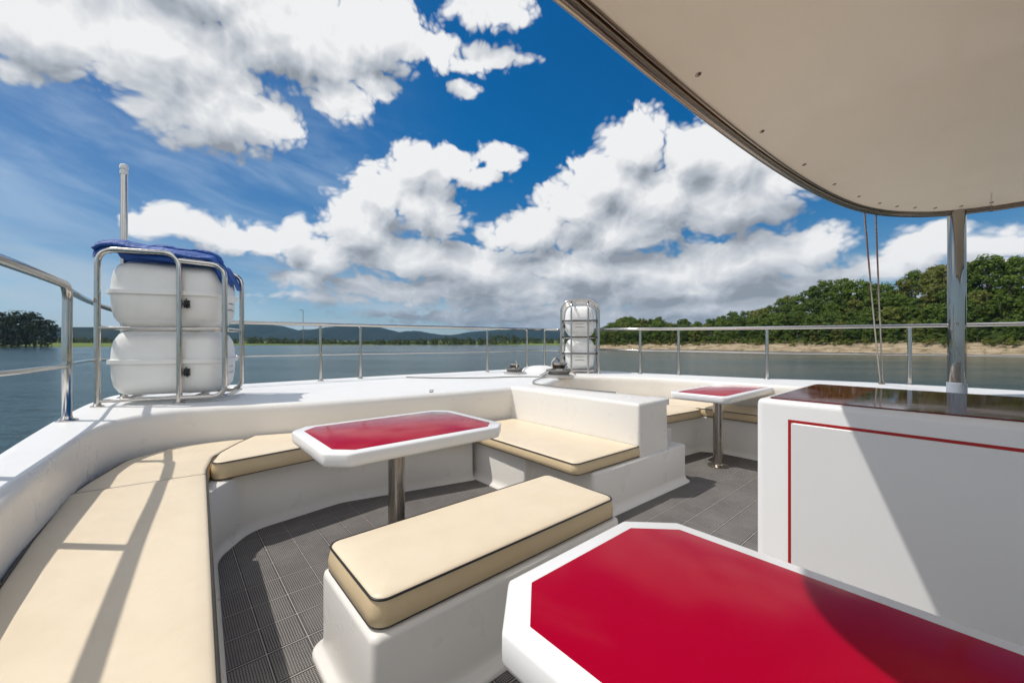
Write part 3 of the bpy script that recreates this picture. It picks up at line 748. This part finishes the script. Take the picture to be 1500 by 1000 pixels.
# ------------------------------------------------------------------ deck fittings
def winch(loc, s, label, rz=0):
    w = tag(empty("deck_winch", loc, rz), label, "winch", "metal winches on the foredeck")
    m_ = MB(); m_.lathe([(.20*s, 0), (.20*s, .018*s), (.17*s, .03*s), (.15*s, .034*s)], (0, 0, 0), 28); m_.build("base_plate", CHAIN, w)
    m_ = MB(); m_.lathe([(.10*s, .03*s), (.085*s, .06*s), (.07*s, .10*s), (.085*s, .13*s), (.105*s, .145*s), (.10*s, .165*s), (.03*s, .17*s)], (.03*s, 0, 0), 24); m_.build("drum", BRUSH, w)
    m_ = MB(); m_.tube(bend([(-.05*s, 0, .03*s), (-.09*s, 0, .17*s), (-.02*s, 0, .23*s), (.05*s, .01, .19*s)], .03*s), .012*s, 8)
    m_.tube(bend([(-.24*s, .04*s, .02*s), (-.12*s, .02*s, .07*s), (.2*s, -.03*s, .06*s), (.28*s, -.05*s, .02*s)], .04*s), .014*s, 8); m_.build("lever", STEEL, w)
    m_ = MB()
    for k in range(3):
        m_.tube([(.03*s+(.115+.012*k)*s*math.cos(a), (.115+.012*k)*s*math.sin(a), .045*s+.016*k*s) for a in [q*math.pi/10 for q in range(20)]], .012*s, 6, closed=True)
    m_.build("rope_turns", ROPE, w)
    return w
winch((4.32, 3.97, DECK), 1.25, "grey deck winch nearest the far canisters, beside the curved coaming")
winch((4.28, 4.85, DECK), .95, "smaller deck winch further forward, close to the bow rail", 1.2)
cl = tag(empty("deck_clip", (2.05, 3.62, DECK)), "small steel clip on the edge of the forward coaming", "clip")
mb = MB(); mb.lathe([(.022, -.001), (.022, .005), (.016, .009)], (0, 0, 0), 18); mb.build("base_plate", STEEL, cl)
mb = MB(); mb.tube(bend([(-.014, 0, .006), (-.020, 0, .022), (.026, 0, .024), (.018, 0, .006)], .008), .005, 8); mb.build("loop", STEEL, cl)
mb = MB()
pts = catmull([(4.28,3.98,0),(4.05,3.95,0),(3.75,3.80,0),(3.5,3.62,0),(3.33,3.40,0),(3.28,3.0,0),(3.32,2.6,0),(3.36,2.3,0)], 8)
for q in pts: q.z = DECK+.016
mb.tube(pts, .007, 8)
tag(mb.build("rope", ROPE), "dark rope lying along the deck from the winch to the centre block", "rope")
mb = MB()
pts = catmull([(4.18,3.98,DECK+.009),(3.9,4.3,DECK+.009),(3.4,4.5,DECK+.009),(2.9,4.9,DECK+.009),(2.6,5.3,DECK+.009)], 8)
mb.tube(pts, .007, 8)
tag(mb.build("rope", ROPE), "thin dark rope crossing the foredeck towards the bow rail", "rope")

# ------------------------------------------------------------------ river, banks, hills
SV, CV = math.sin(R(VIEW)), math.cos(R(VIEW))
def at(r, d, z=0.0):            # metres to the right of / ahead along the channel the boat looks down
    return Vector((d*SV + r*CV, d*CV - r*SV, z))
def hmat(name, cols, scale, bump=0.5, bd=0.5, rough=0.9):
    m, nb, b = mat(name, cols[0], rough)
    p = pos(nb)
    f = nb.ramp(nb.noise(p, scale, 8, 0.65), 0.32, 0.70)
    nb.put(b.inputs['Base Color'], nb.mix(f, (*cols[0], 1), (*cols[1], 1)))
    nb.put(b.inputs['Normal'], nb.bump(nb.noise(p, scale*2.2, 8, 0.7), bump, bd))
    b.inputs['Specular IOR Level'].default_value = 0.15
    return m
WATERM, nb, b = mat("river_water", (0.030, 0.060, 0.062), 0.10, 0, 0, 1.33)
p = pos(nb)
q = nb.v('MULTIPLY', p, (1, 1, 0))
rot = nb.n('ShaderNodeVectorRotate', rotation_type='Z_AXIS'); nb.put(rot.inputs['Vector'], q); rot.inputs['Angle'].default_value = R(VIEW)
qs = nb.v('MULTIPLY', rot.outputs[0], (0.55, 1.0, 1.0))
wv_ = nb.m('ADD', nb.m('MULTIPLY', nb.noise(qs, 0.55, 5, 0.62, 0.4), 0.9), nb.m('MULTIPLY', nb.noise(qs, 2.6, 4, 0.6), 0.34))
wv_ = nb.m('ADD', wv_, nb.m('MULTIPLY', nb.noise(qs, 0.06, 3, 0.5), 1.4))
patch = nb.ramp(nb.noise(nb.v('MULTIPLY', rot.outputs[0], (0.006, 0.03, 1)), 1.0, 4, 0.6), 0.35, 0.7)
nb.put(b.inputs['Roughness'], nb.m('MULTIPLY_ADD', patch, 0.07, 0.09))
nb.put(b.inputs['Base Color'], nb.mix(patch, (0.028, 0.058, 0.060, 1), (0.036, 0.070, 0.070, 1)))
nb.put(b.inputs['Normal'], nb.bump(wv_, 0.90, 0.34))
mb = MB(); W = 6500
mb.add([(-W, -W, WATER), (W, -W, WATER), (W, W, WATER), (-W, W, WATER)], [(0, 1, 2, 3)])
tag(mb.build("water", WATERM), kind='structure', label="rippled grey green river water")

# right bank: sandy foot, wooded rise
shore = [(240,-160),(228,-60),(212,30),(190,88),(165,129),(146,172),(128,211),(100,243),(64,268),(55,300),(58,345),(72,420),(88,520)]
inl = [(1,.0),(1,.0),(1,.1),(.98,.2),(.96,.28),(.93,.36),(.88,.48),(.76,.65),(.7,.7),(.8,.6),(.9,.4),(.9,.4),(.9,.4)]
bank_h = [6.2,6.2,6.2,6.1,5.7,4.8,4.1,3.6,3.2,2.6,2.2,2.0,1.8]
PB = 8
sh = catmull([(a, b_, 0) for a, b_ in shore], PB); il = catmull([(a, b_, 0) for a, b_ in inl], PB)
bh = catmull([(a, 0, 0) for a in bank_h], PB)
SKYL = [(780,492),(870,474),(900,468),(925,464),(945,467),(965,464),(990,474),(1003,465),(1018,474),(1040,466),(1060,460),(1085,452),(1105,456),(1135,440),(1165,432),(1200,414),(1245,404),(1265,413),(1290,416),(1340,396),(1385,388),(1440,380),(1475,373),(1510,374),(1560,370),(1700,362),(2400,340),(9000,300)]
def skyline(px):
    if px <= SKYL[0][0]: return SKYL[0][1]
    for (a, ya), (b2, yb) in zip(SKYL, SKYL[1:]):
        if px <= b2: return ya+(yb-ya)*(px-a)/(b2-a)
    return SKYL[-1][1]
def crown_top(r, d):            # height of the tree line above the water there
    if d < 20: return 40.0
    return 5.0 + (500-skyline(750+583.3*r/d))/583.3*d
def sstep(x_): x_ = max(0, min(1, x_)); return x_*x_*(3-2*x_)
SROW = [-10,-2,0,2.5,5,8,11,14,18,24,32,42,55,75,110]
def bank_z(i, s):
    q = sh[i] + il[i].normalized()*s
    hb = bh[i].x
    if s <= 0: z_ = s*.12
    else: z_ = hb*(sstep(s/13.0)*.75+.25*min(1, s/16))
    q50 = sh[i] + il[i].normalized()*48
    rise = max(0, crown_top(q50.x, q50.y) - 12.0 - hb)
    z_ += rise*sstep((s-13)/46.0) if s > 13 else 0
    nz = mnoise.noise(Vector((q.x*.12, q.y*.12, 0)))*.9 + mnoise.noise(Vector((q.x*.5, q.y*.5, 3)))*.35
    if s > 1: z_ += nz*min(1, s/6)
    return q, z_
mb = MB(); rs = []
SAND, nb, b = mat("sandy_bank", (0.40, 0.31, 0.20), 0.95)
p = pos(nb); zz = nb.sep(p)[2]
n1 = nb.noise(p, 0.35, 8, 0.7); strata = nb.noise(nb.v('MULTIPLY', p, (0.15, 0.15, 2.2)), 1.0, 5, 0.6)
c = nb.mix(nb.ramp(strata, 0.35, 0.68), (0.50, 0.40, 0.27, 1), (0.25, 0.185, 0.115, 1))
c = nb.mix(nb.ramp(n1, 0.50, 0.68), c, (0.075, 0.095, 0.03, 1))
c = nb.mix(nb.ramp(nb.m('ADD', zz, nb.m('MULTIPLY', nb.noise(p, .6, 3), 0.7)), WATER+.1, WATER+.9), (0.17, 0.135, 0.09, 1), c)
grass = nb.ramp(nb.m('ADD', zz, nb.m('MULTIPLY', n1, 5.0)), WATER+5.6, WATER+8.6)
c = nb.mix(grass, c, (0.045, 0.065, 0.018, 1))
nb.put(b.inputs['Base Color'], c); b.inputs['Specular IOR Level'].default_value = 0.1
nb.put(b.inputs['Normal'], nb.bump(nb.m('ADD', strata, nb.noise(p, 1.6, 6, 0.7)), 0.9, 0.8))
for s in SROW:
    r_ = []
    for i in range(len(sh)):
        q, z_ = bank_z(i, s); r_.append(tuple(at(q.x, q.y, WATER+z_)))
    rs.append(r_)
mb.rings(rs, False)
tag(mb.build("riverbank", SAND, None, 0), kind='structure', label="sandy river bank rising to a wooded slope on the right")

# ------------------------------------------------------------------ trees
def leafmat(name, c1, c2, c3):
    m = bpy.data.materials.new(name); m.use_nodes = True
    nb = NB(m.node_tree); b = m.node_tree.nodes['Principled BSDF']
    oi = nb.n('ShaderNodeObjectInfo').outputs['Random']
    p = pos(nb)
    f = nb.ramp(nb.noise(p, 0.55, 5, 0.7), 0.34, 0.66)
    c = nb.mix(f, (*c1, 1), (*c2, 1))
    c = nb.mix(nb.m('MULTIPLY', oi, 0.75), c, (*c3, 1))
    nb.put(b.inputs['Base Color'], c); b.inputs['Roughness'].default_value = 0.55; b.inputs['Specular IOR Level'].default_value = 0.25
    tr = nb.n('ShaderNodeBsdfTranslucent'); nb.put(tr.inputs[0], c)
    mx = nb.n('ShaderNodeMixShader'); mx.inputs[0].default_value = 0.34
    m.node_tree.links.new(b.outputs[0], mx.inputs[1]); m.node_tree.links.new(tr.outputs[0], mx.inputs[2])
    m.node_tree.links.new(mx.outputs[0], m.node_tree.nodes['Material Output'].inputs[0])
    return m
LEAF = leafmat("leaves", (0.068, 0.122, 0.014), (0.195, 0.262, 0.040), (0.085, 0.135, 0.024))
LEAFY = leafmat("leaves_yellow_green", (0.14, 0.18, 0.026), (0.26, 0.28, 0.06), (0.17, 0.17, 0.04))
LEAFD = leafmat("leaves_dark", (0.020, 0.032, 0.012), (0.045, 0.060, 0.022), (0.025, 0.040, 0.016))
LEAFF = leafmat("leaves_far", (0.050, 0.072, 0.020), (0.105, 0.120, 0.040), (0.06, 0.08, 0.025))
BARK, nb, b = mat("bark", (0.10, 0.08, 0.06), 0.9)
nb.put(b.inputs['Normal'], nb.bump(nb.noise(nb.v('MULTIPLY', objc(nb), (4, 4, 1)), 2.0, 5), 0.8, 0.1))
def leaf_card(mb_, c, n_, s, rnd):
    t = Vector((rnd.uniform(-1, 1), rnd.uniform(-1, 1), rnd.uniform(-1, 1)))
    u = n_.cross(t)
    if u.length < 1e-4: u = Vector((1, 0, 0))
    u.normalize(); v_ = n_.cross(u).normalized()
    a, b_ = s*rnd.uniform(.6, 1.2), s*rnd.uniform(.4, .8)
    mb_.add([c-u*a, c-v_*b_+n_*s*.12, c+u*a, c+v_*b_+n_*s*.12], [(0, 1, 2, 3)], 0, False)
def crown_mesh(name, seed, h, w, nclump, per, leaf, m, base=.25, spread=1.0):
    rnd = random.Random(seed); mb_ = MB()
    for k in range(nclump):
        th = rnd.uniform(0, 2*math.pi); ph = rnd.uniform(0, 1)
        zf = ph**.8
        rad = w*.5*math.sqrt(max(0.03, 1-((zf-.38)/.66)**2))*rnd.uniform(.45, 1.04)*spread
        c = Vector((rad*math.cos(th), rad*math.sin(th), h*(base+(1-base)*zf*rnd.uniform(.92, 1.0))))
        cr = w*rnd.uniform(.065, .16)
        for j in range(per):
            d_ = Vector((rnd.gauss(0, 1), rnd.gauss(0, 1), rnd.gauss(0, .8)))
            if d_.length < 1e-3: continue
            d_.normalize()
            if d_.z < -.3: d_.z *= .4
            q = c + Vector((d_.x*cr, d_.y*cr, d_.z*cr*.90))*rnd.uniform(.55, 1.1)
            n_ = (d_ + Vector((rnd.uniform(-.6, .6), rnd.uniform(-.6, .6), rnd.uniform(-.1, .8)))).normalized()
            leaf_card(mb_, q, n_, leaf*rnd.uniform(.7, 1.3), rnd)
    o = mb_.build(name, m, None, 0); me = o.data
    bpy.data.objects.remove(o); return me
def trunk_mesh(name, seed, h, w):
    rnd = random.Random(seed); mb_ = MB(); lean = Vector((rnd.uniform(-.06, .06), rnd.uniform(-.06, .06), 0))
    pts = [Vector((0, 0, h*.8*k/6 - (.6 if k == 0 else 0))) + lean*h*(k/6)**2 for k in range(7)]
    mb_.tube(pts, [w*.030*(1-.8*k/6)+.03 for k in range(7)], 7)
    for k in range(7):
        s = pts[2+k % 4]; a = rnd.uniform(0, 2*math.pi); L = w*rnd.uniform(.28, .44)
        e = s + Vector((math.cos(a)*L, math.sin(a)*L, L*rnd.uniform(.5, 1.0)))
        mb_.tube([s, s.lerp(e, .5)+Vector((0, 0, .15*L)), e], [w*.014, w*.009, w*.003], 5)
    o = mb_.build(name, BARK, None, 0); me = o.data
    bpy.data.objects.remove(o); return me
PROTO = []
for k, (h, w, nc, base, sp, m_) in enumerate([(12.5,9.5,46,.10,1,LEAF),(13.5,8.5,44,.12,1,LEAF),(11,10.5,50,.08,1,LEAF),(14.5,8,42,.14,.9,LEAF),(10.5,8.5,42,.06,1,LEAF),(12,9,44,.10,1,LEAFY)]):
    PROTO.append((h, crown_mesh("crown", 50+k, h, w, int(nc*1.8), 42, .36, m_, base, sp), trunk_mesh("trunk", 80+k, h, w)))
BUSH = [(2.6, crown_mesh("foliage", 150+k, 2.6, 4.2, 14, 24, .30, m_, .05)) for k, m_ in enumerate((LEAFY, LEAF, LEAFY))]
def plant(name, proto, loc, s, rz, label, cat, group):
    t = empty(name, loc, rz); t.scale = (s*random.uniform(.9, 1.12), s*random.uniform(.9, 1.12), s)
    tag(t, label, cat, group)
    c = bpy.data.objects.new("crown", proto[1]); COL.objects.link(c); c.parent = t
    k = bpy.data.objects.new("trunk", proto[2]); COL.objects.link(k); k.parent = t
    return t
rnd = random.Random(11)
i = 1.0; ntree = 0
ROWS = [(15.5, "leafy tree at the foot of the wood, its crown above the sandy right bank", "trees at the edge of the wood on the right bank"),
        (24, "leafy tree inside the wood on the right bank, above the front row", "trees within the wood on the right bank"),
        (34, "leafy tree inside the wood on the right bank, above the front row", "trees within the wood on the right bank"),
        (45, "leafy tree whose crown makes the skyline of the wood on the right bank", "skyline trees of the wood on the right bank"),
        (56, "leafy tree whose crown makes the skyline of the wood on the right bank", "skyline trees of the wood on the right bank")]
def shore_at(u):
    k = max(0, min(len(sh)-2, int(u))); f = u-k
    return k, f
for ri, (s0, lab, grp_) in enumerate(ROWS):
    u = 16.0 + ri*.3
    while u < len(sh)-18:
        k, f = shore_at(u)
        seg = (sh[k+1]-sh[k]).length
        s = s0 + rnd.uniform(-3, 3)
        q0, z0 = bank_z(k, s); q1, z1 = bank_z(k+1, s)
        q = q0.lerp(q1, f); z_ = z0+(z1-z0)*f
        ct = crown_top(q.x, q.y)
        px = 750+583.3*q.x/max(q.y, 1)
        if px < 1780 and q.y > 20:
            pr = PROTO[rnd.choice([0, 1, 2, 3, 4] if rnd.random() < .76 else [5])]
            h = 12.0 if s > 20 else 9.0
            h *= rnd.uniform(.86, 1.22)
            if ri >= 3: h = max(5.0, ct - z_)*rnd.uniform(.84, 1.08)
            h = min(h, max(4.0, ct*1.05 - z_))
            plant("tree", pr, at(q.x, q.y, WATER+z_-.3), h/pr[0], rnd.uniform(0, 6.28), lab, "tree", grp_); ntree += 1
        u += (6.2 if ri == 0 else 7.4)*rnd.uniform(.75, 1.2)/seg
print("trees", ntree)
# bushes along the top of the sand
u = 17.0; nb_ = 0
while u < len(sh)-20:
    k, f = shore_at(u); seg = (sh[k+1]-sh[k]).length
    s = rnd.uniform(8.5, 14)
    q0, z0 = bank_z(k, s); q1, z1 = bank_z(k+1, s); q = q0.lerp(q1, f); z_ = z0+(z1-z0)*f
    if 750+583.3*q.x/max(q.y, 1) < 1700 and q.y > 20:
        pr = rnd.choice(BUSH); c = bpy.data.objects.new("bush", pr[1]); COL.objects.link(c)
        c.location = at(q.x, q.y, WATER+z_-.25); s_ = rnd.uniform(.45, 1.15); c.scale = (s_*rnd.uniform(.9, 1.5), s_*rnd.uniform(.9, 1.5), s_); c.rotation_euler = (0, 0, rnd.uniform(0, 6.28))
        tag(c, "low yellow green bush growing on top of the sandy right bank", "bush", "bushes along the sandy right bank"); nb_ += 1
    u += rnd.uniform(1.6, 4.2)/seg
print("bushes", nb_)

# far shore: marsh grass flat, mangrove belt, dark tree clump on the left, hills
MARSH = hmat("marsh_grass", ((0.10, 0.15, 0.025), (0.16, 0.19, 0.05)), 0.08, .6, .6)
mb = MB()
front = catmull([(-1400,150,0),(-800,215,0),(-520,285,0),(-440,335,0),(-370,385,0),(-345,440,0),(-350,520,0),(-300,575,0),(-200,590,0),(-100,600,0),(0,585,0),(30,540,0),(60,520,0),(200,560,0)], 6)
dirs = [Vector((q.x, q.y, 0)).normalized() for q in front]
rs = []
for s, z_ in ((-3,-.8),(0,0.05),(2,.55),(12,.9),(60,1.4),(400,3.0),(1500,8.0)):
    rs.append([tuple(at((q+d_*s).x, (q+d_*s).y, WATER+z_+.25*mnoise.noise(q*.05+Vector((0, 0, s))))) for q, d_ in zip(front, dirs)])
mb.rings(rs, False, flip=True)
tag(mb.build("far_shore", MARSH, None, 0), kind='structure', label="flat green marsh along the far shore")
rnd = random.Random(23)
mb = MB()
def clump(mb_, r, d, h, w, n_, leaf):
    for j in range(n_):
        th = rnd.uniform(0, 6.28); zf = rnd.random(); rad = w*.5*math.sqrt(max(.05, 1-(zf*1.02-.25)**2*1.4))*rnd.uniform(.7, 1.05)
        c = at(r, d, WATER+.3+h*zf*.95) + Vector((rad*math.cos(th), rad*math.sin(th), 0))
        nn = Vector((math.cos(th)*.8+rnd.uniform(-.6, .6), math.sin(th)*.8+rnd.uniform(-.6, .6), rnd.uniform(.0, 1.0))).normalized()
        leaf_card(mb_, c, nn, leaf, rnd)
for px in range(60, 900, 6):
    for row_ in range(2):
        x_ = px + rnd.uniform(-4, 4)
        if 345 < x_ < 352 or 362 < x_ < 366 or 385 < x_ < 388: continue
        d = 600+row_*22+rnd.uniform(-6, 8)+ (60 if x_ > 760 else 0)
        hh = (7.0 if x_ < 300 else 7.5+2.2*math.sin(x_*.021)+1.2*math.sin(x_*.07)) + (4.5 if x_ > 720 else 0)+row_*1.5
        if x_ < 300: hh += 3
        hh *= rnd.uniform(.72, 1.15)
        clump(mb, (x_-750)/583.3*d, d, hh, rnd.uniform(8, 13), 90, 1.2)
tag(mb.build("mangrove_belt", LEAFF, None, 0), "low belt of mangrove growth along the far shore below the hills", "mangroves", kind='stuff')
# the taller trees at the left edge
DPROTO = [(h, crown_mesh("crown", 250+k, h, w, int(nc*1.7), 24, .60, LEAFD, base), trunk_mesh("trunk", 280+k, h, w)) for k, (h, w, nc, base) in enumerate([(22, 15, 32, .03), (25, 13, 30, .10), (18, 14, 34, .02)])]
for (px, ytop, d) in ((-34,456,352),(-12,452,360),(4,457,345),(16,462,338),(27,455,352),(38,456,346),(50,459,340),(60,463,346),(69,468,338),(76,478,336),(8,472,330),(44,474,330),(24,476,328),(60,482,328)):
    pr = DPROTO[rnd.randrange(3)]; h = (500-ytop)/583.3*d + 5 - .8
    h = max(9, h)
    plant("tree", pr, at((px-750)/583.3*d, d, WATER+.7), h/pr[0], rnd.uniform(0, 6.28), "dark tall tree in the clump on the far shore at the left edge", "tree", "dark trees at the left edge of the river")
HILLM = hmat("wooded_hill", ((0.010, 0.024, 0.026), (0.022, 0.040, 0.034)), 0.022, 1.0, 9.0)
def ridge(pts, d0, depth, label):
    mb_ = MB(); prof = catmull([(a, b_, 0) for a, b_ in pts], 10); rs_ = []
    for f in range(0, 15):
        t = f/14.0; row_ = []
        for q in prof:
            d = d0 + depth*(t-.5); top_ = (500-q.y)/583.3*d0 + 5
            hh = top_*(math.sin(math.pi*t)**.8 if t <= .5 else math.sin(math.pi*t)**.8)
            x_ = (q.x-750)/583.3*d0
            spur = mnoise.noise(Vector((x_*.0045, d*.003, 1)))*.55+mnoise.noise(Vector((x_*.012, d*.009, 2)))*.25
            hh *= 1 + spur*(1-abs(math.sin(math.pi*t))**3)*.8
            hh += 2.5*mnoise.noise(Vector((x_*.05, d*.02, 5)))*min(1, hh/10)
            row_.append(tuple(at(x_, d, WATER-.8+max(0, hh))))
        rs_.append(row_)
    mb_.rings(rs_, False, flip=True)
    tag(mb_.build("hills", HILLM, None, 0), kind='structure', label=label)
ridge([(-500,470),(-200,476),(0,478),(120,479),(250,477),(350,475),(395,475.5),(420,481),(440,484.5),(470,483),(500,478),(520,477),(548,478),(570,483),(590,487),(610,484.5),(632,488),(665,492),(720,495),(790,497)], 3300, 1300, "low wooded hills beyond the far shore on the left")
ridge([(540,497),(600,492),(640,490),(665,490),(690,486),(715,484),(745,482),(775,481),(810,481),(850,483),(890,485),(950,490),(1100,497)], 3700, 1300, "low wooded hills beyond the far shore, behind the bow")
ridge([(-400,484),(0,485),(80,481.5),(110,480),(145,479.5),(175,484),(230,490),(300,497)], 1500, 500, "green wooded rise behind the left edge trees")

# channel marker on the far shore
mk = tag(empty("lamp_post", at((444-750)/583.3*560, 560, WATER-1)), "very thin tall lamp post standing in the water before the far hills", "lamp post")
mb = MB(); mb.tube(bend([(0, 0, 0), (0, 0, 50), (-3.2, 0, 50.4)], 1.6, 6), .42, 10); mb.build("pole", BRUSH, mk)
mb = MB(); mb.add([(x_-3.6, y_, z_+50.1) for x_ in (-1.1, 1.1) for y_ in (-.5, .5) for z_ in (0, .6)], [(0,1,3,2),(4,6,7,5),(0,4,5,1),(2,3,7,6),(0,2,6,4),(1,5,7,3)], 0, False); mb.build("lamp_head", BRUSH, mk)

# ------------------------------------------------------------------ air
HAZE = bpy.data.materials.new("haze_air"); HAZE.use_nodes = True
ht = HAZE.node_tree; ht.nodes.clear()
hv = ht.nodes.new('ShaderNodeVolumePrincipled'); hv.inputs['Color'].default_value = (0.30, 0.62, 1.0, 1); hv.inputs['Density'].default_value = 4.5e-5; hv.inputs['Anisotropy'].default_value = 0.2
ho = ht.nodes.new('ShaderNodeOutputMaterial'); ht.links.new(hv.outputs[0], ho.inputs['Volume'])
mb = MB(); H = 7000; z0_, z1_ = WATER-3.0, 320.0
mb.add([(x_, y_, z_) for x_ in (-H, H) for y_ in (-H, H) for z_ in (z0_, z1_)], [(0,1,3,2),(4,6,7,5),(0,4,5,1),(2,3,7,6),(0,2,6,4),(1,5,7,3)], 0, False)
tag(mb.build("haze", HAZE, None, 0), kind='stuff', label="thin blue air between the boat and the far hills")
